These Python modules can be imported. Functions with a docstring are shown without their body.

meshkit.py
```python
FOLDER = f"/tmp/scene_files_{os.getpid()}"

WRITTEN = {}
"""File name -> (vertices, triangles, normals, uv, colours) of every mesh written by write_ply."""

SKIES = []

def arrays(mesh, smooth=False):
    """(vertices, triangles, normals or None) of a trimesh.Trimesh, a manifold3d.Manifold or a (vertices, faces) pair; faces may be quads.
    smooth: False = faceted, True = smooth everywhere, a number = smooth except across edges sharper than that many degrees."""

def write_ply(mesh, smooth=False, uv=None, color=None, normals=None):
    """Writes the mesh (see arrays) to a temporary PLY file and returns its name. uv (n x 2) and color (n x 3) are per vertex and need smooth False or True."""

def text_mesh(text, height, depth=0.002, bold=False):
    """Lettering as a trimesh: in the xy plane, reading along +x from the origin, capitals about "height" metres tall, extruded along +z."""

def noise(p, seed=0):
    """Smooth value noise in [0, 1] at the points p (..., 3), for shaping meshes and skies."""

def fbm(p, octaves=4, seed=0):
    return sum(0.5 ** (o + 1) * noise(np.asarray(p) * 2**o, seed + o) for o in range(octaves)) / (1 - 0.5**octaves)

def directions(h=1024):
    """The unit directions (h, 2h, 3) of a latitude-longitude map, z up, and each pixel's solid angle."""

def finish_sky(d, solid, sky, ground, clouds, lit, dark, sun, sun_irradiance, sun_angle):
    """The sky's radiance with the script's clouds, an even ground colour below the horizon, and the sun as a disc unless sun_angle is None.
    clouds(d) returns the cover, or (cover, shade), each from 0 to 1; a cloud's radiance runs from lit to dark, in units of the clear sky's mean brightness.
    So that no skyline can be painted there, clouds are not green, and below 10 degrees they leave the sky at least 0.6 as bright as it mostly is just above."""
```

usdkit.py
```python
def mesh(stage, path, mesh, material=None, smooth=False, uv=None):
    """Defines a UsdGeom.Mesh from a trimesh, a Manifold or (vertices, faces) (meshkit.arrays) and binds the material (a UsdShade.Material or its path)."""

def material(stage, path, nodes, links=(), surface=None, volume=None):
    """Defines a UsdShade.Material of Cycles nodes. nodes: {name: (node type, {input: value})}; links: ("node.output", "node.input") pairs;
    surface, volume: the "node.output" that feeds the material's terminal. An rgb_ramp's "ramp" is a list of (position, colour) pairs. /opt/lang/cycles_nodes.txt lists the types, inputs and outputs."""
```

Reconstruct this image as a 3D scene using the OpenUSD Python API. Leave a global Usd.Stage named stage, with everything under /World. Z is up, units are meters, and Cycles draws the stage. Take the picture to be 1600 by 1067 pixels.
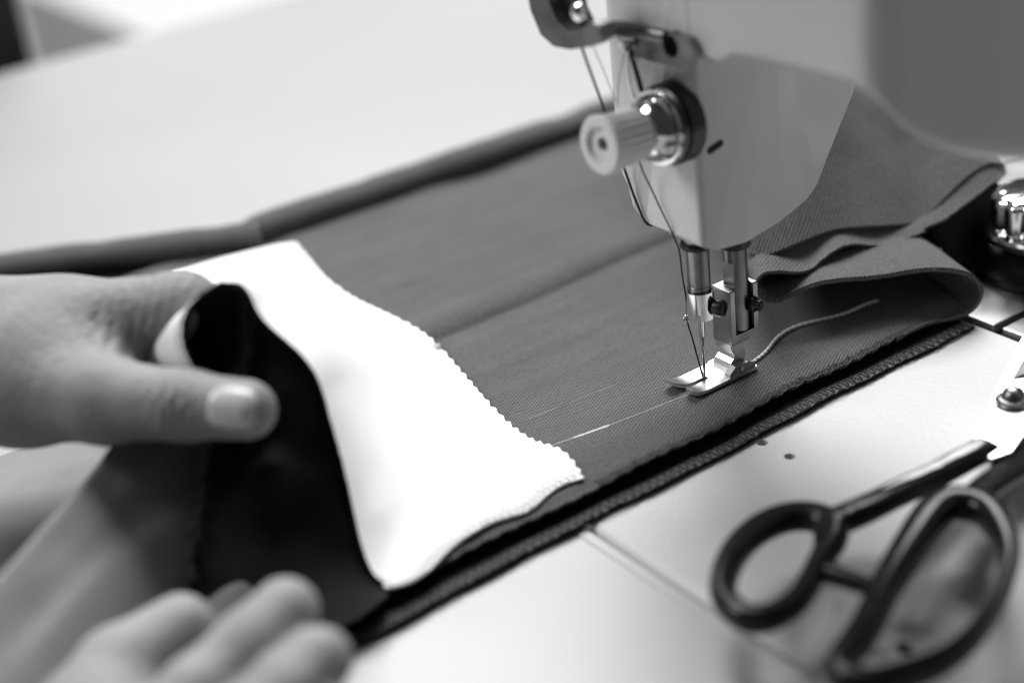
import math
import numpy as np, trimesh, manifold3d as m3, shapely
from shapely.geometry import Polygon, Point
from scipy.interpolate import RBFInterpolator, CubicSpline, interp1d
from scipy.spatial import Delaunay, cKDTree
from pxr import Usd, UsdGeom, UsdLux, UsdShade, Gf, Sdf
import usdkit, meshkit

stage = Usd.Stage.CreateInMemory()
UsdGeom.SetStageUpAxis(stage, 'Z'); UsdGeom.SetStageMetersPerUnit(stage, 1.0)
UsdGeom.Xform.Define(stage, '/World'); UsdGeom.Scope.Define(stage, '/World/Looks')
rng = np.random.default_rng(7)

# ------------------------------------------------------------------ camera
# x runs along the cloth, y away from the camera, z up; millimetres in the builders, metres on the stage
R = np.array([[0.80385046, -0.58596054, -0.10234595], [-0.34140197, -0.31358982, -0.88606214], [0.4871028, 0.74720257, -0.4521274]])
FPX, EYE = 2508.48871, np.array([-296.66046, -345.20124, 251.45313])
cam = UsdGeom.Camera.Define(stage, '/World/camera')
M = np.eye(4); M[0, :3] = R[0]; M[1, :3] = -R[1]; M[2, :3] = -R[2]; M[3, :3] = EYE * .001
cam.AddTransformOp().Set(Gf.Matrix4d(*M.ravel()))
cam.CreateHorizontalApertureAttr(36.0); cam.CreateVerticalApertureAttr(36.0 * 682 / 1024)
cam.CreateFocalLengthAttr(FPX / 1600 * 36.0)
cam.CreateClippingRangeAttr(Gf.Vec2f(0.01, 50))
cam.CreateFStopAttr(4.0); cam.CreateFocusDistanceAttr(0.512)
cam.CreateExposureAttr(0.0)

def at(px, py, z=None, x=None, y=None, d=None):
    """the point (mm) of the place seen at a pixel of the 1600-wide photograph, on a given plane or at a given depth"""
    q = R.T @ np.array([(px - 800) / FPX, (py - 533.5) / FPX, 1.0])
    if z is not None: t = (z - EYE[2]) / q[2]
    elif x is not None: t = (x - EYE[0]) / q[0]
    elif y is not None: t = (y - EYE[1]) / q[1]
    else: t = d
    return EYE + q * t
def depth_of(p): return float(R[2] @ (np.asarray(p) - EYE))

# ------------------------------------------------------------------ light
dm = usdkit.material(stage, '/World/Looks/room_air', {'b': ('background_shader', {'color': (1, 1, 1), 'strength': 0.034})}, surface='b.background')
dome = UsdLux.DomeLight.Define(stage, '/World/room_light')
UsdShade.MaterialBindingAPI.Apply(dome.GetPrim()).Bind(dm)
def area(name, pos, target, w, h, power):
    l = UsdLux.RectLight.Define(stage, '/World/' + name)
    l.CreateWidthAttr(w); l.CreateHeightAttr(h); l.CreateIntensityAttr(power); l.CreateColorAttr(Gf.Vec3f(1, 1, 1))
    p, t = np.array(pos, float), np.array(target, float)
    b = (p - t) / np.linalg.norm(p - t); r = np.cross([0, 0, 1], b); r /= np.linalg.norm(r); u = np.cross(b, r)
    m = np.eye(4); m[0, :3] = r; m[1, :3] = u; m[2, :3] = b; m[3, :3] = p
    l.AddTransformOp().Set(Gf.Matrix4d(*m.ravel()))
    return l
KEY = area('window_light', (1.85, 2.2, 3.6), (0, 0, 0), 2.8, 2.8, 15.5)
SIDE = area('ceiling_lamp_light', (-0.95, 0.75, 1.15), (0, 0, .05), 0.55, 0.55, 15.0)

# ------------------------------------------------------------------ materials
def mat(name, v, rough=.5, metal=0., bump=None, var=None, extra=None, spec=None):
    """bump: list of (scale, strength, distance_mm); var: (scale, low, high) grey variation"""
    n = {'g': ('geometry', {}), 'p': ('principled_bsdf', {'base_color': (v, v, v), 'roughness': rough, 'metallic': metal, **(extra or {})})}
    if spec is not None: n['p'][1]['specular_ior_level'] = spec
    L = []
    if var:
        n['vn'] = ('noise_texture', {'scale': var[0], 'detail': 4.0})
        n['vr'] = ('rgb_ramp', {'ramp': [(.3, (var[1],) * 3), (.7, (var[2],) * 3)]})
        L += [('g.position', 'vn.vector'), ('vn.fac', 'vr.fac'), ('vr.color', 'p.base_color')]
    prev = None
    for i, (sc, st, di) in enumerate(bump or []):
        n[f'b{i}n'] = ('noise_texture', {'scale': sc, 'detail': 2.0})
        n[f'b{i}'] = ('bump', {'strength': st, 'distance': di * .001})
        L += [('g.position', f'b{i}n.vector'), (f'b{i}n.fac', f'b{i}.height')]
        if prev: L.append((f'{prev}.normal', f'b{i}.normal'))
        prev = f'b{i}'
    if prev: L.append((f'{prev}.normal', 'p.normal'))
    return usdkit.material(stage, '/World/Looks/' + name, n, L, surface='p.BSDF')

def cloth(name, lo, hi, bump=.35, pitch=1.0, sheen=.15, stripes=0.):
    """twill: diagonal ribs crossed by the weft, woven in the cloth's plane"""
    n = {'g': ('geometry', {}),
         'm1': ('mapping', {'rotation': (0, 0, math.radians(-28))}), 'm2': ('mapping', {'rotation': (0, 0, math.radians(62))}),
         'w1': ('wave_texture', {'scale': 314 / pitch, 'distortion': 1.2, 'detail': 1.0, 'detail_scale': 1.5}),
         'w2': ('wave_texture', {'scale': 314 / pitch * .82, 'distortion': 1.6, 'detail': 1.0, 'detail_scale': 1.5}),
         'mul': ('math', {'math_type': 'multiply'}), 'nz': ('noise_texture', {'scale': 900.0, 'detail': 3.0}),
         'nb': ('noise_texture', {'scale': 28.0, 'detail': 3.0}),
         'a1': ('math', {'math_type': 'multiply_add', 'value2': .62}), 'a2': ('math', {'math_type': 'multiply_add', 'value2': .42}),
         'm3': ('mapping', {'scale': (9., 150., 60.)}), 'ns': ('noise_texture', {'scale': 1.0, 'detail': 4.0}),
         'ad': ('math', {'math_type': 'add'}), 'sc': ('math', {'math_type': 'multiply', 'value2': .17}),
         'r': ('rgb_ramp', {'ramp': [(.20, (lo,) * 3), (.92, (hi,) * 3)]}),
         'p': ('principled_bsdf', {'roughness': .85, 'sheen_weight': sheen, 'sheen_roughness': .5, 'specular_ior_level': .15}),
         'b': ('bump', {'strength': bump, 'distance': .0004})}
    L = [('g.position', 'm1.vector'), ('g.position', 'm2.vector'), ('m1.vector', 'w1.vector'), ('m2.vector', 'w2.vector'),
         ('w1.fac', 'mul.value1'), ('w2.fac', 'mul.value2'), ('g.position', 'nz.vector'), ('g.position', 'nb.vector'),
         ('g.position', 'm3.vector'), ('m3.vector', 'ns.vector'), ('nb.fac', 'ad.value1'), ('ns.fac', 'ad.value2'), ('ad.value', 'sc.value1'), ('nz.fac', 'a2.value1'), ('sc.value', 'a2.value3'),
         ('mul.value', 'a1.value1'), ('a2.value', 'a1.value3'), ('a1.value', 'r.fac'), ('r.color', 'p.base_color'),
         ('a1.value', 'b.height'), ('b.normal', 'p.normal')]
    return usdkit.material(stage, '/World/Looks/' + name, n, L, surface='p.BSDF')

K = {}
K['grey_twill'] = cloth('grey_twill', .010, .185, bump=.45, pitch=.85, sheen=.12)
K['shaded_twill'] = cloth('shaded_twill', .005, .013, sheen=.01)  # shaded copy of the grey twill, the shade put into its near-black colour
K['shirt'] = mat('soft_grey_cloth', .26, .9, bump=[(900, .3, .4), (60, .2, 1.5)], var=(30, .23, .29), spec=.1)
K['white_cloth'] = mat('white_cloth', .88, .9, bump=[(1400, .25, .3), (120, .15, 1.0)], spec=.1)
K['white_thread'] = mat('white_thread', .85, .8, spec=.1)
K['grey_thread'] = mat('grey_thread', .11, .75, spec=.2)
K['dark_thread'] = mat('dark_thread', .012, .7)
K['pale_thread'] = mat('pale_thread', .42, .75, bump=[(2500, .4, .3)])
K['chalk'] = mat('chalk', .55, .95)
K['paint'] = mat('white_machine_paint', .62, .38, bump=[(420, .22, .5), (60, .05, 1.0)], var=(9, .56, .66))
K['bed_paint'] = mat('white_bed_paint', .68, .46, bump=[(520, .34, .5), (140, .12, .6)], var=(14, .53, .59), spec=.32)
K['table'] = mat('white_laminate', .41, .42, bump=[(300, .06, .3)], var=(5, .34, .38), spec=.7)
K['steel'] = mat('brushed_steel', .55, .28, 1., bump=[(700, .08, .2)], var=(90, .42, .62))
K['shaded_steel'] = mat('shaded_steel', .30, .34, 1., bump=[(700, .08, .2)], var=(90, .22, .36))  # darker copy of the steel, shade on the foot and bevel put into colour
K['chrome'] = mat('polished_chrome', .78, .12, 1., var=(160, .68, .82))
K['satin'] = mat('satin_steel', .70, .26, 1., bump=[(900, .06, .2)], var=(150, .60, .76))
K['dark_steel'] = mat('dark_oiled_steel', .20, .33, 1., bump=[(900, .08, .2)], var=(120, .14, .26))
K['black_metal'] = mat('blackened_screw_steel', .05, .35, .9)
K['black_paint'] = mat('black_handle_paint', .008, .22, bump=[(260, .10, .5), (60, .05, 1.0)], var=(90, .004, .012), spec=.3)
K['plastic'] = mat('white_plastic', .72, .45)
K['guard'] = mat('grey_guard_metal', .16, .4, .7, var=(80, .11, .22))
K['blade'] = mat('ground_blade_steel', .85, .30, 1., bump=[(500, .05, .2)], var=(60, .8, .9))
K['skin'] = mat('skin', .28, .6, spec=.35, bump=[(1300, .6, .5), (420, .5, .8), (120, .25, 1.8)], var=(70, .23, .29), extra={'subsurface_weight': .12, 'subsurface_radius': (.004, .004, .004), 'subsurface_scale': 1.0})
K['nail'] = mat('nail', .62, .18)
K['hole'] = mat('dark_hole', .006, .8)
K['wall'] = mat('pale_wall', .55, .8, var=(3, .52, .58))
K['cabinet'] = mat('white_cabinet_paint', .58, .6)
K['floor'] = mat('grey_floor', .48, .7, var=(4, .46, .52))
K['black_post'] = mat('black_post', .02, .5)

# ------------------------------------------------------------------ helpers
used = {}
def name_of(parent, name):
    k = (parent, name); c = used.get(k, 0); used[k] = c + 1
    return f'{parent}/{name}' + (f'_{c:03d}' if c else '')
def obj(name, mesh, m, parent=None, smooth=35):
    base = '/World' if parent is None else str(parent.GetPath())
    if hasattr(mesh, 'to_mesh'):
        q = mesh.to_mesh(); mesh = trimesh.Trimesh(q.vert_properties[:, :3], q.tri_verts, process=False)
    elif isinstance(mesh, tuple):
        f = np.asarray(mesh[1])
        if f.shape[1] == 4: f = np.vstack([f[:, [0, 1, 2]], f[:, [0, 2, 3]]])
        mesh = trimesh.Trimesh(mesh[0], f, process=False)
    mesh = trimesh.Trimesh(mesh.vertices * .001, mesh.faces, process=False)
    return usdkit.mesh(stage, name_of(base, name), mesh, K[m], smooth=smooth).GetPrim()
def tag(p, label=None, cat=None, group=None, kind=None):
    for k, v in (('label', label), ('category', cat), ('group', group), ('kind', kind)):
        if v: p.SetCustomDataByKey(k, v)
    return p
def thing(name, label, cat, group=None):
    return tag(UsdGeom.Xform.Define(stage, name_of('/World', name)).GetPrim(), label, cat, group)
def cat_(*ms): return trimesh.util.concatenate([trimesh.Trimesh(*m, process=False) if isinstance(m, tuple) else m for m in ms])

def box(x0, x1, y0, y1, z0, z1, r=0.):
    if r <= 0: return m3.Manifold.cube([x1 - x0, y1 - y0, z1 - z0]).translate([x0, y0, z0])
    s = m3.Manifold.sphere(r, 16)
    return m3.Manifold.batch_hull([s.translate([x, y, z]) for x in (x0 + r, x1 - r) for y in (y0 + r, y1 - r) for z in (z0 + r, z1 - r)])
def cyl(p, q, r0, r1=None, n=40):
    p, q = np.array(p, float), np.array(q, float); L = np.linalg.norm(q - p); a = (q - p) / L
    c = m3.Manifold.cylinder(L, r0, r0 if r1 is None else r1, n)
    t = trimesh.geometry.align_vectors([0, 0, 1], a); t[:3, 3] = p
    return c.transform(t[:3, :4])
def lathe(prof, p, a, n=56):
    """prof: (radius, height) along axis a from p"""
    m = trimesh.creation.revolve(np.array(prof, float), sections=n)
    t = trimesh.geometry.align_vectors([0, 0, 1], np.array(a, float) / np.linalg.norm(a)); t[:3, 3] = p
    m.apply_transform(t); return m
def spline(pts, n, closed=False):
    pts = np.asarray(pts, float)
    if closed: pts = np.vstack([pts, pts[:1]])
    d = np.r_[0, np.cumsum(np.maximum(np.linalg.norm(np.diff(pts[:, :min(3, pts.shape[1])], axis=0), axis=1), 1e-9))]; d /= d[-1]
    t = np.linspace(0, 1, n, endpoint=not closed)
    return CubicSpline(d, pts, bc_type='periodic' if closed else 'natural')(t)
def sweep(pts, ra, rb=None, n=12, closed=False, up=(0, 0, 1), sq=1.):
    """tube with elliptical section: ra across (in plane), rb along up"""
    pts = np.asarray(pts, float); N = len(pts)
    ra = np.broadcast_to(ra, N); rb = ra if rb is None else np.broadcast_to(rb, N)
    t = (np.roll(pts, -1, 0) - np.roll(pts, 1, 0)) if closed else np.gradient(pts, axis=0)
    t /= np.linalg.norm(t, axis=1, keepdims=True)
    u0 = np.array(up, float); s = np.cross(t, u0); s /= np.maximum(np.linalg.norm(s, axis=1, keepdims=True), 1e-6); w = np.cross(s, t)
    a = np.linspace(0, 2 * np.pi, n, endpoint=False); ca, sa_ = [np.sign(q) * np.abs(q) ** sq for q in (np.cos(a), np.sin(a))]
    V = pts[:, None] + s[:, None] * (ca[None, :, None] * ra[:, None, None]) + w[:, None] * (sa_[None, :, None] * rb[:, None, None])
    F = []
    for i in range(N if closed else N - 1):
        j = (i + 1) % N
        for k in range(n): F.append((i * n + k, i * n + (k + 1) % n, j * n + (k + 1) % n, j * n + k))
    F = np.array(F); F = np.vstack([F[:, [0, 1, 2]], F[:, [0, 2, 3]]]); V = V.reshape(-1, 3)
    if not closed:
        c0, c1 = len(V), len(V) + 1; V = np.vstack([V, pts[0], pts[-1]])
        F = np.vstack([F, [(c0, (k + 1) % n, k) for k in range(n)], [(c1, (N - 1) * n + k, (N - 1) * n + (k + 1) % n) for k in range(n)]])
    m = trimesh.Trimesh(V, F, process=False)
    if m.volume < 0: m.invert()
    return m
def prism(poly, axis, lo, hi):
    """2D polygon extruded along x ('yz' polygon), y ('xz') or z ('xy')"""
    c = m3.CrossSection([np.asarray(poly, float)], m3.FillRule.NonZero).extrude(hi - lo)
    if axis == 'z': return c.translate([0, 0, lo])
    if axis == 'x': t = [[0, 0, 1, lo], [1, 0, 0, 0], [0, 1, 0, 0]]
    else: t = [[1, 0, 0, 0], [0, 0, -1, hi], [0, 1, 0, 0]]
    return c.transform(np.array(t, float))
def roundpoly(poly, r):
    g = Polygon(poly).buffer(-r, join_style=1).buffer(2 * r, join_style=1, quad_segs=6).buffer(-r, join_style=1, quad_segs=6)
    return np.array(g.exterior.coords)[:-1]
def shell(V, F, th, inward=None):
    """closed sheet of thickness th (mm) below the surface normals"""
    m = trimesh.Trimesh(V, F, process=False); nn = m.vertex_normals
    if inward is not None and (nn @ np.array(inward)).mean() > 0: m.invert(); F = m.faces; nn = m.vertex_normals
    V2 = V - nn * th; n = len(V); F = np.asarray(F)
    e = np.vstack([F[:, [0, 1]], F[:, [1, 2]], F[:, [2, 0]]]); key = set(map(tuple, e))
    b = np.array([x for x in map(tuple, e) if (x[1], x[0]) not in key])
    side = np.vstack([np.c_[b[:, 1], b[:, 0], b[:, 0] + n], np.c_[b[:, 1], b[:, 0] + n, b[:, 1] + n]])
    return trimesh.Trimesh(np.vstack([V, V2]), np.vstack([F, F[:, ::-1] + n, side]), process=False)
def grid_faces(nu, nv, close_u=False):
    F = []
    for i in range(nu if close_u else nu - 1):
        for j in range(nv - 1):
            a, b = i * nv + j, ((i + 1) % nu) * nv + j
            F += [(a, b, b + 1), (a, b + 1, a + 1)]
    return np.array(F)
def patch(outline, ctrl, step=6., smoothing=0., zmin=None):
    """a draped sheet: its outline and control points are sights of the place (px, py, 3D point); the depth between them is a thin-plate surface"""
    P = Polygon(outline).buffer(0)
    ctrl = list({(round(c[0]), round(c[1])): c for c in ctrl}.values())
    C = np.array([c[:2] for c in ctrl], float); D = np.array([depth_of(c[2]) for c in ctrl])
    f = RBFInterpolator(C / 100, D, kernel='thin_plate_spline', smoothing=smoothing)
    x0, y0, x1, y1 = P.bounds
    gx, gy = np.meshgrid(np.arange(x0, x1, step), np.arange(y0, y1, step * .9)); gx = gx + (np.arange(len(gx)) % 2)[:, None] * step / 2
    g = np.c_[gx.ravel(), gy.ravel()]
    g = g[shapely.contains_xy(P.buffer(-step * .55), g[:, 0], g[:, 1])]
    B = np.array(P.exterior.segmentize(step).coords)[:-1]
    pts = np.vstack([B, g]); T = Delaunay(pts).simplices
    c = pts[T].mean(1); T = T[shapely.contains_xy(P, c[:, 0], c[:, 1])]
    d = f(pts / 100)
    V = np.array([at(p[0], p[1], d=dd) for p, dd in zip(pts, d)])
    if zmin is not None:
        for _ in range(3):
            zl = zmin + np.maximum(np.max([ztop(V[:, 0], V[:, 1] + o) for o in (-6, 0, 4, 9)], 0), 0) * sst(-24, -16, V[:, 1])
            lowz = V[:, 2] < zl; tq = (zl - EYE[2]) / (V[:, 2] - EYE[2])
            V = np.where(lowz[:, None], EYE + (V - EYE) * tq[:, None], V)
    m = trimesh.Trimesh(V, T, process=False)
    if ((m.triangles_center - EYE) * m.face_normals).sum(1).mean() > 0: m.invert()
    return m, len(B)
def wobble(p, s, a, seed=0):
    p = np.asarray(p, float)
    return np.stack([meshkit.fbm(p * s + 17 * k, 3, seed + k) - .5 for k in range(3)], -1) * 2 * a
def overlock(edge, inward, nrm, pitch=3., width=4., r=.35, seed=1):
    """one overlock thread: loops over the edge, needle line inside, zigzag between"""
    g = np.random.default_rng(seed)
    edge = np.asarray(edge, float); d = np.r_[0, np.cumsum(np.linalg.norm(np.diff(edge, axis=0), axis=1))]
    n = int(d[-1] / pitch); s = np.linspace(0, d[-1], n * 4 + 1)
    E = np.stack([np.interp(s, d, edge[:, k]) for k in range(3)], 1)
    inward, nrm = np.asarray(inward, float), np.asarray(nrm, float)
    off = np.tile([0., .45, 1., .45], n + 1)[:len(s)] * width
    hgt = np.tile([0., .55, .35, .55], n + 1)[:len(s)]
    off = off + g.normal(0, .25, len(s)); Z = E + inward * off[:, None] + nrm * (hgt + g.normal(0, .08, len(s)))[:, None]
    loops = sweep(spline(Z, len(Z) * 2), r, n=6, up=(0.3, 0.2, 1))
    ln = E + inward * width * .97 + nrm * .35
    lp = E - inward * .15 + nrm * .1; lp = lp + g.normal(0, .18, lp.shape)
    return cat_(loops, sweep(ln, r * .8, n=6), sweep(spline(lp[::2], len(lp)), r * 1.3, n=6))

# implicit bodies (hands): smooth union of tapered bones, meshed by surface nets
def bones_mesh(bones, h=1.3, k=3.5):
    P = np.vstack([np.r_[b[0][:3], b[1][:3]].reshape(2, 3) for b in bones]); rm = max(max(b[0][3], b[1][3]) for b in bones)
    lo, hi = P.min(0) - rm - 6, P.max(0) + rm + 6
    ax = [np.arange(lo[i], hi[i], h) for i in range(3)]
    X = np.stack(np.meshgrid(*ax, indexing='ij'), -1).astype(np.float32); S = None
    for b in bones:
        a, c = np.array(b[0], np.float32), np.array(b[1], np.float32); kk = b[2] if len(b) > 2 else k
        ab = c[:3] - a[:3]; L2 = max(float(ab @ ab), 1e-6)
        t = np.clip(((X - a[:3]) @ ab) / L2, 0, 1)
        dd = np.sqrt((((X - a[:3]) - t[..., None] * ab) ** 2).sum(-1)) - (a[3] + (c[3] - a[3]) * t)
        if S is None: S = dd
        else:
            hh = np.clip(.5 + .5 * (S - dd) / kk, 0, 1); S = S * (1 - hh) + dd * hh - kk * hh * (1 - hh)
    ins = S < 0; n = S.shape
    acc = np.zeros((n[0] - 1, n[1] - 1, n[2] - 1, 3), np.float32); cnt = np.zeros(acc.shape[:3], np.float32); quads = []
    idx = -np.ones(acc.shape[:3], int)
    cr = {}
    for axis in range(3):
        sl0 = [slice(None)] * 3; sl1 = [slice(None)] * 3; sl0[axis] = slice(0, -1); sl1[axis] = slice(1, None)
        a, b = S[tuple(sl0)], S[tuple(sl1)]; m = (a < 0) != (b < 0); I = np.argwhere(m); t = a[m] / (a[m] - b[m])
        p = I.astype(np.float32); p[:, axis] += t; cr[axis] = (I, a[m] < 0)
        o1, o2 = [q for q in range(3) if q != axis]
        for d1 in (0, -1):
            for d2 in (0, -1):
                J = I.copy(); J[:, o1] += d1; J[:, o2] += d2
                ok = np.all((J >= 0) & (J < np.array(acc.shape[:3])), axis=1)
                np.add.at(acc, tuple(J[ok].T), p[ok]); np.add.at(cnt, tuple(J[ok].T), 1)
    act = np.argwhere(cnt > 0); idx[tuple(act.T)] = np.arange(len(act))
    V = acc[cnt > 0] / cnt[cnt > 0][:, None] * h + lo
    for axis in range(3):
        I, neg = cr[axis]; o1, o2 = (axis + 1) % 3, (axis + 2) % 3
        c = []
        for d1, d2 in ((0, 0), (-1, 0), (-1, -1), (0, -1)):
            J = I.copy(); J[:, o1] += d1; J[:, o2] += d2; c.append(idx[tuple(np.clip(J, 0, np.array(acc.shape[:3]) - 1).T)])
        q = np.stack(c, 1); q[~neg] = q[~neg][:, ::-1]; quads.append(q)
    Q = np.vstack(quads)
    m = trimesh.Trimesh(V, np.vstack([Q[:, [0, 1, 2]], Q[:, [0, 2, 3]]]), process=False)
    trimesh.smoothing.filter_taubin(m, lamb=.5, nu=.52, iterations=8)
    if m.volume < 0: m.invert()
    return m
def J(px, py, d, r): return (*at(px, py, d=d), r)
def creases(m, c, axis, side, half, pitch, depth, span):
    """skin folds across a joint: grooves square to the bone at c on the side given"""
    v = m.vertices; axis = axis / np.linalg.norm(axis); side = side / np.linalg.norm(side)
    rel = v - c; t = rel @ axis; q = rel - t[:, None] * axis; rad = np.linalg.norm(q, axis=1)
    face = np.clip((q @ side) / np.maximum(rad, 1e-6), 0, 1)
    t2 = t + (meshkit.fbm(v * .25, 2, 5) - .5) * pitch * 1.1
    w = np.exp(-(t / half) ** 2) * face * (rad < span) * (.35 + .65 * np.clip(np.sin(rad * 0 + (q @ np.cross(axis, side)) * .35), 0, 1) * 0 + .65)
    return m.vertex_normals * (-depth * w * np.clip(np.cos(2 * np.pi * t2 / pitch), 0, 1) ** 2)[:, None]
def nail(m, tip, back, side, length, width, r):
    """a nail plate wrapped on the finger end; side = outward direction of its middle"""
    tip, back = np.array(tip[:3]), np.array(back[:3]); a = (tip - back) / np.linalg.norm(tip - back)
    side = side - (side @ a) * a; side /= np.linalg.norm(side); b = np.cross(a, side)
    tree = cKDTree(m.vertices); nu, nv = 22, 17; V = []
    for i in range(nu):
        for j in range(nv):
            u, v = i / (nu - 1) * 2 - 1, j / (nv - 1) * 2 - 1
            fu = np.sign(u) * abs(u) ** .9; lim = (1 - abs(fu) ** 4 * .32); ang = v * lim * width / r / 2
            p = tip + a * (fu * length / 2 + length * .03 + (1 - (v * lim) ** 2) * (.10 * length * (1 if u > 0 else -1))) + r * (math.cos(ang) * side + math.sin(ang) * b)
            _, k = tree.query(p, 6); nn = m.vertex_normals[k].mean(0); nn /= np.linalg.norm(nn); c = m.vertices[k].mean(0)
            edge = max(abs(u), abs(v)); V.append(p - nn * ((p - c) @ nn) + nn * (.55 - 1.0 * max(0, edge - .8) * 3 * (0.9 if u < .5 else .35)))
    return shell(np.array(V), grid_faces(nu, nv), .7, inward=-side)

ZB = -6.0   # top of the bed and the table, just under the two layers of cloth

# ------------------------------------------------------------------ the setting: table, bed, background
bed_poly = Polygon([(-72.2, -330), (260, -330), (260, 170), (-72.2, 170)])
table_poly = Polygon([(-520, -420), (1200, -420), (1200, 588), (-520, 588)])
tb = thing('work_table', 'broad white laminate sewing table under the machine and the cloth', 'table')
tp = table_poly.difference(Polygon([(-73.6, -331.4), (261.4, -331.4), (261.4, 171.4), (-73.6, 171.4)]))
m = trimesh.creation.extrude_polygon(tp, 30, engine='earcut'); m.apply_translation([0, 0, ZB - 30.6]); obj('table_top', m, 'table', tb, smooth=20)
obj('edge_strip', box(-520, 1200, 588.2, 591, ZB - 30, ZB - .8, .8), 'table', tb)
obj('support_frame', box(-400, 1000, -300, 500, ZB - 90, ZB - 31), 'black_metal', tb)
tag(obj('floor', box(-4000, 6000, -3000, 6000, -790, -740), 'floor'), kind='structure')
tag(obj('wall', box(-4000, 6000, 5200, 5300, -739, 2600), 'wall'), kind='structure')
cb = thing('low_cabinet', 'pale low cabinet out of focus beyond the far edge of the table', 'cabinet')
q0, q1 = at(245, 60, z=-460.), at(245, 0, z=-460.)
obj('cabinet_body', box(q0[0], q0[0] + 1500, q0[1] - 420, 2900, -739, -480, 8), 'cabinet', cb)
obj('cabinet_top', box(q0[0] - 12, q0[0] + 1512, q0[1] - 432, 2912, -479.5, -460, 4), 'cabinet', cb)
ps = thing('dark_post', 'dark upright post out of focus behind the far left table corner', 'post')
pp = at(-4, 60, y=660.)
obj('upright', box(pp[0] - 16, pp[0] + 15, 648, 680, -720, 500, 4), 'black_post', ps); obj('foot', box(pp[0] - 60, pp[0] + 60, 630, 700, -739.5, -721, 5), 'black_post', ps)

# ------------------------------------------------------------------ sewing machine
sm = thing('sewing_machine', 'white industrial sewing machine with steel presser foot stitching the grey cloth', 'sewing machine')
holes = [(-6.3, -32.6, 1.75), (-6.1, -44.2, 1.75), (at(1415, 1012, z=ZB)[0], at(1415, 1012, z=ZB)[1], 2.6)]
recess = Polygon([(96.6, -47.5), (262, -47.5), (262, 60), (96.6, 60)])
bp = bed_poly.difference(recess)
for hx, hy, hr in holes: bp = bp.difference(Point(hx, hy).buffer(hr, quad_segs=8))
lay = []
for z, o in ((-9.5, 0.), (-3.0, 0.), (-1.6, .35), (-.7, .95), (-.2, 1.7), (0., 2.6)):   # rounded rim
    q = bed_poly.buffer(-o, join_style=1, quad_segs=6) if o else bed_poly
    lay.append((z, q))
mb = m3.Manifold()
for (z0, q0), (z1, q1) in zip(lay[:-1], lay[1:]):
    c = np.array(q0.exterior.coords)[:-1]; c2 = np.array(q1.exterior.coords)[:-1]
    mb = mb + m3.Manifold.hull_points(np.vstack([np.c_[c, np.full(len(c), z0)], np.c_[c2, np.full(len(c2), z1)]]))
mb = mb.translate([0, 0, ZB])
cut = m3.Manifold()
for hx, hy, hr in holes: cut = cut + m3.Manifold.cylinder(14, hr, hr, 28).translate([hx, hy, ZB - 8])
cut = cut + box(96.6, 262, -47.5, 60, ZB - 6, ZB + 4)
obj('bed', mb - cut, 'bed_paint', sm, smooth=30)
for hx, hy, hr in holes:
    obj('screw_hole', lathe([(0, 0), (hr * .94, 0), (hr * .94, 5.2), (hr * .7, 5.2), (hr * .7, .6), (0, .6)], (hx, hy, ZB - 7.6), (0, 0, 1), 24), 'hole', sm)
obj('recess_floor', box(97.2, 261, -46.5, 59, ZB - 5.9, ZB - 4.2), 'hole', sm)
obj('slide_plate', box(101.6, 260, -32.6, 7, ZB - 4, ZB - .3, .5), 'steel', sm); obj('slide_plate', box(101.6, 260, -47.2, -36.0, ZB - 4, ZB - .3, .5), 'steel', sm)
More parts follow.
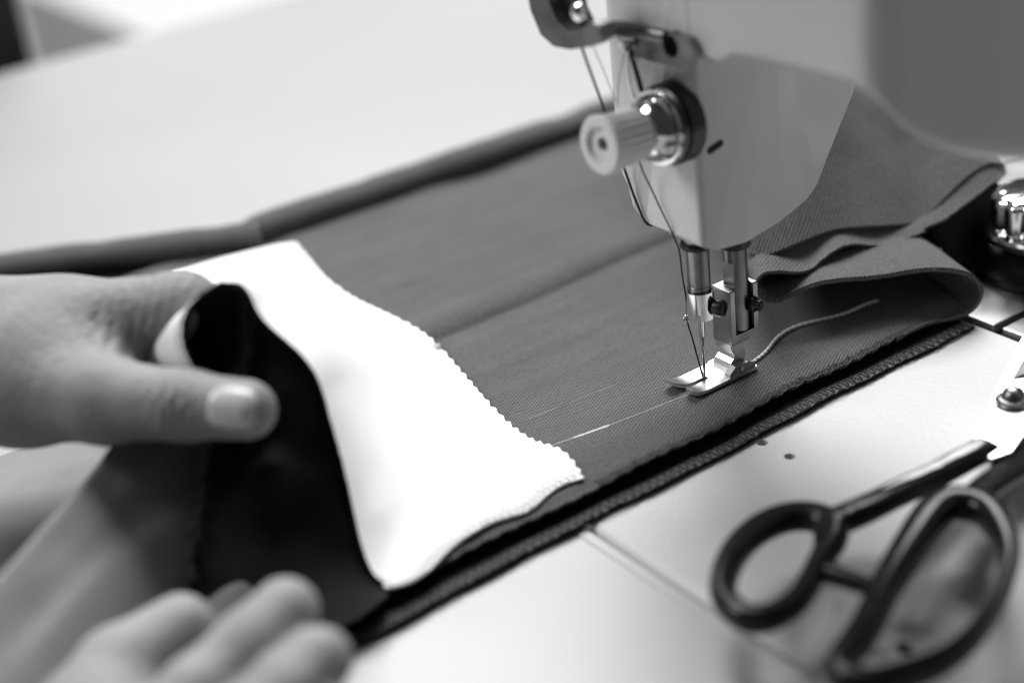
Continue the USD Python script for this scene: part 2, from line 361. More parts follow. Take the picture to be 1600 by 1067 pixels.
obj('slide_plate', box(101.6, 260, 9.5, 58, ZB - 4, ZB - .3, .5), 'steel', sm)
# joint strip along the front of the bed
obj('joint_strip', box(-77.5, -73.7, -331, 171, ZB - 3.2, ZB - .25, .6), 'table', sm)

# head: the nose that carries the bars
side = [(-10, 55), (-4.4, 52.4), (7.2, 51.1), (18.3, 52.9), (26.8, 54.6), (34.3, 56.4), (39.1, 59.6), (45.7, 69), (56.8, 83.5), (61, 92), (62, 150), (-10, 150)]
front = [(-16, 40), (-14, 150), (23.4, 150), (22.8, 71.3), (19.2, 66.4), (17.4, 59.6), (11.5, 56), (1, 55.6), (-6, 51), (-12, 40)]
plan = [(-10, -14), (22, -14.5), (64, -10.5), (64, 23.5), (-10, 23.5)]
nose = prism(roundpoly(side, 1.6), 'y', -30, 40) ^ prism(roundpoly(front, 1.4), 'x', -30, 80) ^ prism(roundpoly(plan, 2.2), 'z', 30, 160)
obj('head_cover', nose, 'paint', sm, smooth=28)
# face plate on the far side and its rim
fp = roundpoly([(-8, 76), (-5, 70), (14, 68), (16, 72), (16, 150), (-8, 150)], 2)
obj('face_plate', prism(fp, 'y', 23.6, 25.6), 'paint', sm)
# arm: lofted along -y, its lower front edge sagging and rounding away from the head
ring, NS = [], 44
for y, zl, rl, xf, xr, zt in ((60, 116, 3, -9.6, 62, 235), (-24, 112, 4, -9.6, 62, 235), (-31, 114.5, 5, -9.8, 62, 235), (-50, 115.2, 6, -10, 62, 236), (-70, 115, 7, -10, 63, 238), (-77, 113.5, 8, -9.6, 64, 239), (-85, 101, 10, -2, 70, 240), (-94, 95, 12, 7, 78, 240), (-105, 92, 14, 18, 88, 240), (-125, 89, 16, 36, 104, 240), (-150, 89, 18, 50, 118, 240), (-300, 92, 18, 60, 130, 240)):
    g = Polygon([(xf, zl), (xr, zl - 6), (xr, zt), (xf, zt)])
    c = Point(xf + rl, zl + rl * .8).buffer(1)
    def corner(t):   # rounded lower front corner
        return (xf + rl - rl * math.cos(t), zl + rl * .9 - rl * .9 * math.sin(t))
    pts = [(xf, zt - 8), (xf + 3, zt - 2), (xf + 8, zt)]
    loop = [(xf, zt - 10 - k * (zt - 10 - zl - rl * .9) / 12) for k in range(12)] + [corner(t) for t in np.linspace(0, np.pi / 2, 12)] + \
           [(xf + rl + (xr - xf - rl) * k / 6, zl - 6 * k / 6) for k in range(1, 7)] + [(xr, zl - 6 + (zt - zl) * k / 6) for k in range(1, 7)] + [(xr - (xr - xf - 10) * k / 6, zt + 2) for k in range(1, 6)]
    ring.append([(x, y, z) for x, z in loop])
ring = np.array(ring); n_l = ring.shape[1]
ys = ring[:, 0, 1]; yy = np.unique(np.r_[np.linspace(60, -24, 8), np.linspace(-24, -140, 60), np.linspace(-140, -300, 12)])[::-1]
from scipy.interpolate import PchipInterpolator
dense = PchipInterpolator(-ys, ring.reshape(len(ys), -1))(-yy).reshape(len(yy), n_l, 3)
# stop the arm's own body short of the nose below
V = dense.reshape(-1, 3); F = []
for i in range(len(yy) - 1):
    for k in range(n_l): F += [(i * n_l + k, i * n_l + (k + 1) % n_l, (i + 1) * n_l + (k + 1) % n_l), (i * n_l + k, (i + 1) * n_l + (k + 1) % n_l, (i + 1) * n_l + k)]
c0, c1 = len(V), len(V) + 1; V = np.vstack([V, dense[0].mean(0), dense[-1].mean(0)])
F += [(c0, (k + 1) % n_l, k) for k in range(n_l)] + [(c1, (len(yy) - 1) * n_l + k, (len(yy) - 1) * n_l + (k + 1) % n_l) for k in range(n_l)]
arm = trimesh.Trimesh(V, F, process=False)
keep = arm.vertices.copy(); keep[:, 1] = np.where(keep[:, 1] > 22, 22, keep[:, 1]); arm.vertices = keep
if arm.volume < 0: arm.invert()
obj('arm', arm, 'paint', sm, smooth=40)
# screw slot in the side of the nose
cs2 = m3.Manifold.sphere(1, 24).scale([1.2, .35, 1.2]); obj('screw_hole', m3.Manifold.batch_hull([cs2.translate([-5.2, -14.1, 84.3]), cs2.translate([-1.2, -14.1, 85.3])]), 'hole', sm)

# needle bar, clamp, needle
obj('needle_bar_bushing', lathe([(0, 49), (4.0, 49), (4.3, 49.6), (4.3, 56), (0, 56)], (0, 0, 0), (0, 0, 1)), 'dark_steel', sm)
obj('thread_ring', lathe([(3.6, 48), (4.9, 48), (5.3, 48.6), (5.3, 49.4), (4.9, 50), (3.6, 50)], (0, 0, 0), (0, 0, 1)), 'black_metal', sm)
obj('needle_bar', lathe([(0, 31), (3.4, 31), (3.62, 31.4), (3.62, 34.9), (3.5, 35.05), (3.62, 35.2), (3.62, 60), (0, 60)], (0, 0, 0), (0, 0, 1)), 'dark_steel', sm)
clamp = (m3.Manifold.cylinder(9.2, 4.7, 4.7, 48) - m3.Manifold.cylinder(9.2, 3.75, 3.75, 48)).translate([0, 0, 24.2]) + m3.Manifold.cylinder(6.6, 4.0, 4.6, 48).translate([0, 0, 24.2])
clamp = clamp - box(-6, 6, -1, 1, 20, 26.5).rotate([0, 0, 40])
obj('needle_clamp', clamp, 'chrome', sm)
sa = np.array([.35, -.937, -.02]); sp = np.array([0, 0, 28.2])
cs = lathe([(0, 3.5), (1.5, 3.5), (1.5, 5.0), (2.6, 5.0), (2.8, 5.3), (2.8, 7.6), (2.3, 8.4), (0, 8.6)], sp, sa, 32)
obj('clamp_screw', cs, 'black_metal', sm)
obj('screw_slot', sweep([sp + sa * 8.62 + np.array([0, 0, -2.1]), sp + sa * 8.62 + np.array([0, 0, 2.1])], .32, .2, n=8, up=(1, 0, 0)), 'hole', sm)
obj('needle_thread_guide', sweep(spline([(-3.4, 1.5, 25.5), (-4.6, 2.2, 24.8), (-4.8, 2.6, 23.4), (-3.8, 2.2, 22.9), (-3.0, 1.6, 23.8)], 24), .42, n=8), 'chrome', sm)
nd = lathe([(0, -3.2), (.12, -3.0), (.46, .6), (.48, 13), (.62, 14.5), (.95, 16.5), (1.02, 17.5), (1.02, 27), (0, 27)], (0, 0, 0), (0, 0, 1), 24)
obj('needle', nd, 'chrome', sm)

# presser bar and foot
PX = 15.2
pb = m3.Manifold.cylinder(38.4, 3.95, 3.95, 48).translate([PX, 0, 14.6])
obj('presser_bar', pb - box(PX - 6, PX - 2.4, -2.6, 6, 30, 38.5), 'dark_steel', sm)
obj('presser_bar_bushing', lathe([(3.97, 43.2), (4.9, 43.2), (5.3, 43.8), (5.3, 53), (3.97, 53)], (PX, 0, 0), (0, 0, 1)), 'black_metal', sm)
foot = thing if False else None
shank = box(PX - 6.6, PX + 5.6, -4.3, 4.6, 11.0, 30.3, .5) - m3.Manifold.cylinder(40, 4.1, 4.1, 40).translate([PX + .3, 0, 14.4]) - box(PX - 4.6, PX + 3.3, -8, .2, 14.4, 40)
shank = shank - cyl((PX + 5, -9, 9.2), (PX + 5, 9, 9.2), 4.6)
pf = obj('presser_foot', shank, 'shaded_steel', sm)
# neck: bends from the shank down to the hinge
nk = [(PX - 6.2, 13.0), (PX - 6.2, 10.8), (PX - 5.6, 8.6), (PX - 4.7, 7.2), (PX - 4.9, 5.8), (PX - 6.3, 4.4), (PX - 7.2, 3.0), (PX - 7.3, 1.4), (PX - 1.2, 1.4), (PX - .4, 3.2), (PX + .2, 5.8), (PX - .6, 8.6), (PX - 1.0, 10.9), (PX - 1.0, 13.0)]
obj('neck', prism(roundpoly(nk, .35), 'y', -3.0, 4.4), 'satin', pf)
obj('hinge_block', prism(roundpoly([(PX - 9.2, .9), (PX + 1.8, .9), (PX + 1.8, 2.6), (PX - 1.2, 4.4), (PX - 6.6, 4.4), (PX - 9.2, 2.4)], .3), 'y', -5.6, -3.1), 'shaded_steel', pf)
obj('hinge_pin', cyl((PX - 4.2, -6.1, 3.0), (PX - 4.2, 5.2, 3.0), .8, n=20), 'chrome', pf)
# sole: outline with two toes, toes curling up
ol = Polygon([(17.2, -6.2), (17.8, -5.6), (17.8, 7.0), (16.8, 7.8), (8.6, 7.8), (7.8, 7.0), (5.2, 6.9), (-4, 6.9), (-10.0, 6.9), (-11.4, 6.3), (-11.6, 3.2), (-10.6, 2.0), (-7, .95), (-2, .85), (.9, .85), (1.4, 0), (.9, -.8), (-2, -.8), (-6.4, -1.0), (-9.2, -1.7), (-10.2, -2.6), (-10.0, -5.6), (-9.0, -6.3), (2, -6.3), (10, -6.2)]).buffer(-.25).buffer(.45, quad_segs=4).buffer(-.2)
g = trimesh.creation.extrude_polygon(ol, 1.3, engine='earcut')
g = m3.Manifold(m3.Mesh(g.vertices.astype(np.float32), g.faces.astype(np.uint32))).refine_to_length(.9).to_mesh()
v = g.vert_properties[:, :3].copy(); t = np.clip((-v[:, 0] - 3.4) / 8.2, 0, 1); v[:, 2] += .25 + 2.5 * t ** 2.2
v[:, 2] += np.where((v[:, 2] - .25 < .2), 0, 0)
obj('sole', trimesh.Trimesh(v, g.tri_verts, process=False), 'satin', pf, smooth=40)
fs = lathe([(0, 0), (2.3, 0), (2.5, .3), (2.5, 1.5), (1.7, 2.0), (1.7, 3.4), (1.3, 3.8), (0, 3.8)], (PX + 2.8, -3.9, 23.0), (.25, -.97, 0), 32)
obj('foot_screw', fs, 'black_metal', pf)

# tension assembly: axis along -x from the face of the head
tax = np.array([-1., -.02, .05]); tax /= np.linalg.norm(tax); tp0 = np.array([-9.6, -6.2, 92.9])
obj('tension_base', lathe([(0, 0), (11.8, 0), (12.0, .6), (12.0, 5.4), (11.5, 6.0), (0, 6.0)], tp0, tax), 'black_metal', sm)
obj('tension_disc', lathe([(3, 6.2), (9, 6.4), (11.0, 6.3), (11.6, 6.8), (11.0, 7.3), (9, 7.4), (3, 7.4)], tp0, tax), 'dark_steel', sm)
obj('tension_disc', lathe([(3, 7.9), (9, 7.9), (10.8, 8.4), (11.4, 8.3), (11.0, 9.2), (9, 9.2), (3, 9.2)], tp0, tax), 'chrome', sm)
obj('spring_cup', lathe([(0, 9.4), (9.4, 9.4), (9.9, 10.2), (9.4, 11.8), (8.2, 13.6), (6.4, 14.8), (5.2, 15.4), (0, 15.4)], tp0, tax), 'chrome', sm)
kn = []
for hz, r, fl in ((15.2, 4.5, 0), (15.3, 6.9, .15), (16.2, 7.5, .22), (21, 7.7, .22), (26.5, 8.0, .22), (28.0, 8.6, 0.), (29.6, 8.7, 0.), (30.3, 8.1, 0.), (30.3, 5.6, 0.), (28.9, 5.0, 0.), (28.9, 2.2, 0.), (26.5, 1.9, 0.)):
    a = np.linspace(0, 2 * np.pi, 120, endpoint=False); rr = r + fl * np.sign(np.cos(a * 24)) * np.abs(np.cos(a * 24)) ** .5
    kn.append(np.c_[rr * np.cos(a), rr * np.sin(a), np.full(120, hz)])
kn = np.array(kn); V = kn.reshape(-1, 3); F = []
for i in range(len(kn) - 1):
    for k in range(120): F += [(i * 120 + k, i * 120 + (k + 1) % 120, (i + 1) * 120 + (k + 1) % 120), (i * 120 + k, (i + 1) * 120 + (k + 1) % 120, (i + 1) * 120 + k)]
kt = trimesh.Trimesh(V, F, process=False); tm = trimesh.geometry.align_vectors([0, 0, 1], tax); tm[:3, 3] = tp0; kt.apply_transform(tm)
kb = obj('tension_knob', kt, 'plastic', sm, smooth=40)
obj('knob_stud', lathe([(0, 10), (1.95, 10), (1.95, 27.6), (1.5, 28.0), (0, 28.0)], tp0, tax, 24), 'black_metal', kb)
obj('check_spring', sweep(spline([tp0 + [-6, 10.6, 3], tp0 + [-7, 12, 8], tp0 + [-7.5, 12.5, 15], tp0 + [-7.5, 11, 21], tp0 + [-7, 8, 18]], 40), .45, n=8), 'chrome', sm)

# take-up guard and thread-guide bracket in front of the face
def flat(pxs, x, th, r=.6):
    pts = [at(a, b, x=x) for a, b in pxs]; return prism(roundpoly([(p[1], p[2]) for p in pts], r), 'x', x - th, x)
gd = flat([(838, -60), (850, 10), (866, 48), (886, 66), (912, 71), (948, 66), (962, 56), (958, 34), (946, 28), (930, 40), (908, 42), (892, 28), (880, 0), (872, -60)], -27, 5)
ug = obj('take_up_guard', gd, 'guard', sm)
obj('guard_web', flat([(872, -60), (880, 0), (894, 30), (912, 44), (934, 42), (918, 10), (905, -60)], -24, 1.5), 'guard', ug)
gp = at(902, 20, x=-33); obj('guide_screw', lathe([(0, 0), (2.6, 0), (2.6, 1.4), (1.6, 2.2), (0, 2.4)], (-32, gp[1], gp[2]), (-1, 0, 0), 24), 'chrome', ug)
obj('take_up_lever', sweep(spline([at(905, 12, x=-29), at(890, -20, x=-28), at(880, -70, x=-26)], 14), 1.6, 1.0, n=10), 'dark_steel', sm)
br = flat([(972, 44), (1000, 38), (1060, 50), (1086, 58), (1096, 74), (1090, 98), (1076, 104), (1030, 92), (1004, 84), (984, 70)], -10, 3.0)
hc = at(1052, 72, x=-12); br = br - cyl((-20, hc[1], hc[2]), (0, hc[1], hc[2]), 3.3)
bk = obj('thread_guide_bracket', br, 'guard', sm)
obj('bracket_screw', lathe([(0, 0), (3.9, 0), (3.9, .8), (2.7, .8), (2.4, .5), (0, .5)], (-10.2, hc[1], hc[2]), (-1, 0, 0), 28), 'hole', bk)
obj('bracket_arm', sweep(spline([at(1040, 60, x=-13), at(1005, 52, x=-15), at(975, 46, x=-20), at(952, 46, x=-27)], 20), 1.6, 2.2, n=12), 'guard', bk)
g1 = at(980, 55, x=-17); obj('guide_eye', lathe([(1.2, -1), (3.2, -1), (3.4, 0), (3.2, 1), (1.2, 1)], g1, (-1, .3, .2), 24), 'chrome', bk)
g2 = at(983, 70, x=-18); obj('guide_pin', cyl(g2 + [3, 0, 0], g2 + [-3, 0, 0], 1.5, n=16), 'chrome', bk)

# thread through the machine
st = thing('sewing_thread', 'dark thread running from the take-up down the face to the needle', 'thread')
def thr(pts, r, m='dark_thread', parent=st, n=60, name='strand'): return obj(name, sweep(spline(pts, n), r, n=7, up=(.3, .8, .1)), m, parent)
thr([at(906, 66, x=-30), at(926, 122, x=-27), at(944, 172, x=-22), at(958, 216, x=-17), at(975, 262, x=-12.5), at(992, 310, x=-11.2), at(1004, 339, x=-10.9), at(1010, 349, x=-10.6), at(1018, 352, x=-9.0), (-6, 9, 57)], .42)
thr([at(984, 78, x=-18), at(993, 108, x=-16), at(1002, 140, x=-15), at(1012, 180, x=-17)], .75)
thr([at(1004, 215, x=-17.5), at(998, 240, x=-17), at(1015, 290, x=-12.4), at(1033, 328, x=-11.2), at(1049, 361, x=-10.6), at(1056, 377, x=-8), at(1061, 390, x=-5.4), at(1066, 430, x=-5.0), at(1073, 478, x=-4.2), (-3.8, 2.4, 23.6), (-2.9, 1.85, 18), (-1.85, 1.2, 11.5), (-.9, .6, 5.5), (-.3, .2, 2.0), (.1, .1, .6)], .26, n=140)
thr([at(925, 70, x=-28), at(945, 115, x=-22), at(962, 160, x=-18)], .16, 'pale_thread')
thr([at(978, 82, x=-18), at(968, 120, x=-18), at(965, 165, x=-18)], .16, 'pale_thread')

# shiny fitting behind the pile, at the right edge
wc = at(1628, 318, z=20.)
wf = thing('metal_fitting', 'shiny round knurled steel fitting at right edge behind the folded cloth', 'fitting')
obj('stem', lathe([(0, ZB + .2), (20, ZB + .2), (20, ZB + 3), (13, ZB + 5), (12, 8), (0, 8)], (wc[0], wc[1], 0), (0, 0, 1)), 'black_metal', wf)
obj('flange', lathe([(0, 8), (18.5, 8), (19.5, 9), (19.5, 10.6), (18.5, 11.5), (0, 11.5)], (wc[0], wc[1], 0), (0, 0, 1)), 'chrome', wf)
kr = []
for hz, r, fl in ((11.6, 15, .5), (13, 16.5, .9), (22, 16.5, .9), (24, 15.5, .6), (25.5, 12, 0), (25.5, .1, 0)):
    a = np.linspace(0, 2 * np.pi, 144, endpoint=False); rr = r + fl * np.cos(a * 14); kr.append(np.c_[rr * np.cos(a) + wc[0], rr * np.sin(a) + wc[1], np.full(144, hz)])
kr = np.array(kr); F = []
for i in range(len(kr) - 1):
    for k in range(144): F += [(i * 144 + k, i * 144 + (k + 1) % 144, (i + 1) * 144 + (k + 1) % 144), (i * 144 + k, (i + 1) * 144 + (k + 1) % 144, (i + 1) * 144 + k)]
obj('knurled_ring', trimesh.Trimesh(kr.reshape(-1, 3), F, process=False), 'chrome', wf, smooth=50)

# ------------------------------------------------------------------ the grey cloth
gc = thing('grey_cloth', 'long strip of grey twill under the presser foot, piled in folds behind it', 'cloth')
def sst(a, b, x): t = np.clip((x - a) / (b - a), 0, 1); return t * t * (3 - 2 * t)
def ztop(x, y):
    z = np.zeros_like(x)
    ys_ = 91.5 + 1.0 * np.sin(x * .03)
    z += np.where(y >= ys_, 3.6 * (1 - np.exp(-((y - ys_) / 3.6))) * np.exp(-(y - ys_) / 70.), 0) * sst(-175, -120, x)
    z += 2.0 * np.exp(-((y - 150 - .12 * x) / 26) ** 2) - 1.2 * np.exp(-((y - 205) / 8.) ** 2)
    z += (meshkit.fbm(np.stack([x * .016, y * .035, 0 * x], -1), 3, 3) - .5) * 2.4 * sst(6, 45, np.hypot(x, y))
    z += 1.6 * sst(-14, -22.5, y) * 0 - .9 * sst(-18.5, -23.5, y)
    return z
xs = np.r_[np.linspace(-154, -80, 44), np.linspace(-78, 97, 140)]; ysv = np.r_[np.linspace(-23.2, -14, 9), np.linspace(-12, 80, 60), np.linspace(81, 102, 26), np.linspace(104, 232, 66)]
X, Y = np.meshgrid(xs, ysv, indexing='ij')
ey = -22.6 + .5 * np.sin(X * .11) + .5 * np.sin(X * .037 + 1) + .35 * np.sin(X * .9)
Y = np.where(Y < -14, -14 + (Y + 14) * ((ey + 14) / (-23.2 + 14)), Y)
X2 = X + np.where(X > 60, .35 * np.clip(Y + 23, 0, None) * sst(60, 97, X), 0)
Z = ztop(X2, Y)
top = shell(np.stack([X2, Y, Z], -1).reshape(-1, 3), grid_faces(len(xs), len(ysv)), 1.0, inward=(0, 0, -1))
obj('top_layer', top, 'grey_twill', gc, smooth=60)
# lower layer with its overlocked selvedge, resting on the bed
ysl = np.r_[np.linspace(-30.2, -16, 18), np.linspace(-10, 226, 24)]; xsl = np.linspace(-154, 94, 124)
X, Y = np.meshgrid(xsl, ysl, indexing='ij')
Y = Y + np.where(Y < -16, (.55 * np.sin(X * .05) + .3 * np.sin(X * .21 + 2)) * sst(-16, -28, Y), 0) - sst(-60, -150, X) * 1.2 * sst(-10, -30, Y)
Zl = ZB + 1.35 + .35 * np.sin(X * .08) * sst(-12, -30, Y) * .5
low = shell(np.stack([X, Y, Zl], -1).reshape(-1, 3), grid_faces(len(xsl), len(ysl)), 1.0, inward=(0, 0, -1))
obj('bottom_layer', low, 'shaded_twill', gc, smooth=60)  # near-black colour stands in for the shade under the top layer
e = np.stack([X[:, 0], Y[:, 0], Zl[:, 0]], 1); e2 = np.stack([X[:, 0], Y[:, 0] + 4.8, Zl[:, 0] + .12], 1)
tape = np.stack([e + [0, .1, .12], e + [0, 2.4, .3], e2], 1); tape = shell(tape.reshape(-1, 3), grid_faces(len(e), 3), .4, inward=(0, 0, -1))
K['tape'] = cloth('overlocked_edge', .05, .22, bump=.4, pitch=.8)
obj('edge_strip', tape, 'tape', gc, smooth=60)
obj('overlock_stitching', overlock(e[::2] + [0, 0, .25], (0, 1, 0), (0, 0, 1), 3.0, 4.2, .2), 'dark_thread', gc, smooth=60)
xe = np.linspace(-62, 90, 150); ye = -22.6 + .5 * np.sin(xe * .11) + .5 * np.sin(xe * .037 + 1) + .35 * np.sin(xe * .9)
te = np.stack([xe + np.where(xe > 60, .0, 0), ye, ztop(xe, ye) + .1], 1)
obj('overlock_stitching', overlock(te, (0, 1, 0), (0, 0, 1), 1.25, 2.4, .15, seed=4), 'grey_thread', gc, smooth=60)
# rolled far hems
def hem(x0, x1, y0, y1, r, zc, seed, taper):
    x = np.linspace(x0, x1, 90); t = (x - x0) / (x1 - x0)
    c = np.stack([x, y0 + (y1 - y0) * t, zc + 0 * x], 1) + wobble(np.stack([x * .03, x * 0, x * 0], 1), 1., [0, 2.2, 1.2], seed)
    rr = r * np.clip(np.minimum(t / taper + .15, 1), 0, 1) * (1 + .2 * (meshkit.fbm(np.stack([x * .05, x * 0 + 3, x * 0], 1), 3, seed) - .5))
    return sweep(c, rr * 1.25, rr, n=26)
obj('folded_hem', hem(-64, 190, 226, 219, 6.8, 2.6, 11, .10), 'grey_twill', gc, smooth=60)
h2 = hem(-215, -44, 330, 220, 6.6, 1.6, 14, .05); obj('folded_hem', h2, 'grey_twill', gc, smooth=60)
sq_ = np.array([[x_, y_, ZB + 2.6] for x_ in np.linspace(-215, -50, 30) for y_ in np.linspace(222, 224 + max(0, (-50 - x_)) * .63, 8)]); obj('bottom_layer', shell(sq_, grid_faces(30, 8), 1.0, inward=(0, 0, -1)), 'shaded_twill', gc, smooth=60)
# the pile of folds behind the foot: one sheet, its near edge winding back and forth
prof = [(1400, 528, -22.4), (1455, 508, -23), (1492, 496, -25), (1520, 482, -26.5), (1532, 462, -27), (1527, 442, -26), (1506, 428, -23.5), (1476, 423, -20), (1435, 424, -15), (1380, 433, -10), (1314, 439, -3), (1264, 449, 2), (1228, 466, 5), (1204, 471, 6), (1186, 461, 7.5), (1179, 446, 8), (1187, 431, 8), (1209, 424, 7.5), (1240, 425, 7), (1264, 422, 7), (1284, 406, 8), (1312, 387, 8), (1338, 382, 8), (1380, 384, 6), (1408, 376, 5), (1457, 355, 4), (1492, 331, 3), (1530, 302, 1), (1558, 281, 0), (1570, 268, 1), (1560, 258, 4), (1536, 262, 7), (1505, 284, 9), (1470, 318, 10), (1435, 346, 10.5), (1400, 353, 11), (1350, 356, 13), (1300, 361, 15.5), (1262, 374, 16), (1222, 391, 16), (1196, 402, 17), (1180, 404, 18), (1172, 396, 20), (1176, 384, 22), (1200, 372, 24)]
pts = np.array([at(a, b, y=c) for a, b, c in prof]); pts[0, 2] = -1.3; pts[1, 2] = -.9; pts[2, 2] = min(pts[2, 2], .9)
E_ = spline(pts, 260); s = np.linspace(0, 1, 260)
kx = np.interp(s, [0, .10, .3, .42, .62, .72, .9, 1], [.35, .35, .6, .80, .45, .45, .75, .8])
NW = 44; w = np.linspace(0, 1, NW) ** 1.15; Lw = 215.
rise = np.interp(s, [0, .12, .3, .42, .6, .72, .85, 1], [0, 0, 20, 44, 80, 118, 190, 200])  # far end, hidden behind the arm, raised high to shade the cloth
Vp = E_[:, None, :] + np.stack([kx[:, None] * w[None] * Lw, (w * Lw)[None] + 0 * kx[:, None], rise[:, None] * w[None]], -1)
und = (meshkit.fbm(np.stack([Vp[..., 0] * .025, Vp[..., 1] * .03, s[:, None] * 9 + 0 * w[None]], -1), 3, 8) - .5)
Vp[..., 2] += und * np.clip(w[None] * 5, 0, 1) * np.interp(s, [0, .3, .6, 1], [1, 2, 5, 10])[:, None]
dl = np.interp(s, [.70, .74, .85, .95, 1], [0, 1, 1, 1, 0])
Vp[..., 2] += dl[:, None] * 3.2 * np.sin((Vp[..., 0] * .9 - Vp[..., 1] * .75) * .16) * np.clip(w[None] * 4, 0, 1)
pile = shell(Vp.reshape(-1, 3), grid_faces(260, NW), 1.1)
obj('folded_pile', pile, 'grey_twill', gc, smooth=60)
dfp = [(1424, 380, 22), (1440, 362, 6), (1492, 338, 3.5), (1530, 309, 2), (1560, 287, 1), (1572, 300, 6), (1552, 345, 8), (1544, 372, 10), (1562, 398, 6), (1530, 428, 2), (1498, 418, 1), (1470, 390, 4)]  # black sheet standing in for shadow and dark cloth under the pile
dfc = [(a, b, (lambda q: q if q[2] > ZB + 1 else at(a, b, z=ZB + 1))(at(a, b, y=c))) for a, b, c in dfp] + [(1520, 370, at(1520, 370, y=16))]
dfm, _ = patch([(a, b) for a, b, _ in dfp], dfc, step=6); obj('shade_fold', shell(dfm.vertices, dfm.faces, 1.0), 'shaded_twill', gc, smooth=60)
nrm = np.cross(np.gradient(E_, axis=0), [.5, 1, 0]); nrm /= np.linalg.norm(nrm, axis=1, keepdims=True)
eg = spline(E_ + wobble(E_, .9, .15, 3), 620)
obj('overlock_stitching', sweep(eg + wobble(eg, 1.1, .35, 2), .55, n=7, up=(.4, .9, 0)), 'grey_thread', gc, smooth=60)
# chalk marks in line with the seam
def ribbon(p, q, wd, n=40):
    p, q = np.array(p), np.array(q); t = np.linspace(0, 1, n); c = p[None] + (q - p)[None] * t[:, None]
    wdt = wd * (.55 + .9 * meshkit.fbm(np.stack([t * 30, t * 0, t * 0], 1), 3, int(abs(p[0])) + 1))
    c = np.c_[c, ztop(c[:, 0], c[:, 1]) + .07]; a = c.copy(); b = c.copy(); a[:, 1] -= wdt / 2; b[:, 1] += wdt / 2
    return shell(np.stack([a, b], 1).reshape(-1, 3), grid_faces(n, 2), .05, inward=(0, 0, -1))
def g2d(px, py): return at(px, py, z=0.)[:2]
obj('chalk_mark', ribbon(g2d(897, 684), g2d(952, 664), .85), 'chalk', gc); obj('chalk_mark', ribbon(g2d(952, 664), g2d(1072, 617), .2), 'pale_thread', gc)
obj('chalk_mark', ribbon(g2d(860, 698), g2d(897, 684), .3), 'pale_thread', gc)
for (a, b, c, d) in ((826, 652, 872, 635), (890, 628, 925, 614), (930, 612, 960, 601)): obj('chalk_mark', ribbon(g2d(a, b), g2d(c, d), .12, 30), 'pale_thread', gc)
t2 = thing('pale_cord', 'pale twisted cord trailing behind the presser foot towards the folds', 'cord')
cp = [(1165, 571), (1182, 560), (1200, 543), (1215, 525), (1240, 510), (1290, 496), (1330, 484), (1352, 474), (1372, 468)]
cpt = np.array([[*at(a, b, z=.8)[:2], 0] for a, b in cp]); cpt[:, 2] = ztop(cpt[:, 0], cpt[:, 1]) + .75
cc = spline(cpt, 160)
tw = [sweep(cc + .26 * np.c_[0 * cc[:, 0], np.cos(np.arange(160) * .55 + f0), np.sin(np.arange(160) * .55 + f0)], .34, n=7) for f0 in (0, np.pi)]
obj('ply', tw[0], 'white_thread', t2, smooth=60); obj('ply', tw[1], 'white_thread', t2, smooth=60)

# ------------------------------------------------------------------ the white lining and its dark face
wl = thing('white_lining', 'white cloth with a pinked edge, its dark side held up by the hand', 'lining')
crest = [(345, 447, 432), (368, 445, 432), (384, 456, 431), (394, 478, 431), (410, 503, 432), (445, 535, 434), (478, 568, 436), (495, 598, 438), (508, 640, 439), (522, 690, 440), (538, 750, 440), (548, 795, 439), (556, 832, 437), (572, 882, 434.5), (588, 906, 434), (604, 917, 434.3)]
c3 = [(a, b, at(a, b, d=c)) for a, b, c in crest]
lowe = [(620, 915), (640, 909), (672, 888), (705, 857), (740, 831), (775, 814), (812, 803), (838, 790), (858, 772), (880, 758), (912, 746)]
lz = [.5, .8, 2.0, 4.0, 5.5, 5.0, 3.5, 2.5, 2.0, 1.6, 1.3]
def lowpt(p, i):
    yv = np.interp(p[0], [605, 700, 780, 912], [-21, -20, -18.5, -16.5]); q = at(*p, y=yv)
    return q if q[2] > .8 else at(*p, z=.8)
l3 = [(*p, lowpt(p, i)) for i, p in enumerate(lowe)]
edge_r = [(912, 746), (897, 722), (878, 703), (842, 690), (805, 668), (780, 645), (752, 615), (726, 585), (704, 560), (682, 536), (650, 512), (620, 496), (590, 482), (556, 466), (528, 448), (504, 428), (484, 404), (470, 388), (462, 378)]
r3 = [(*p, at(*p, z=1.6)) for p in edge_r]
topb = [(462, 378), (430, 383), (395, 391), (350, 402), (318, 411), (270, 425)]
t3 = [(a, b, at(a, b, z=zz)) for (a, b), zz in zip(topb, (1.6, 2, 3, 6, 10, 18))]
inn = [(700, 680, at(700, 680, z=3)), (640, 600, at(640, 600, z=5)), (640, 800, at(640, 800, z=2.5)), (596, 800, at(596, 800, z=8)), (570, 690, at(570, 690, z=18)), (525, 600, at(525, 600, z=33)), (630, 690, at(630, 690, z=7)), (560, 560, at(560, 560, z=20)), (500, 470, at(500, 470, z=20)), (430, 430, at(430, 430, z=22)), (760, 740, at(760, 740, z=3)), (350, 425, at(350, 425, z=34)), (285, 452, at(285, 452, d=462)), (330, 458, at(330, 458, d=446))]
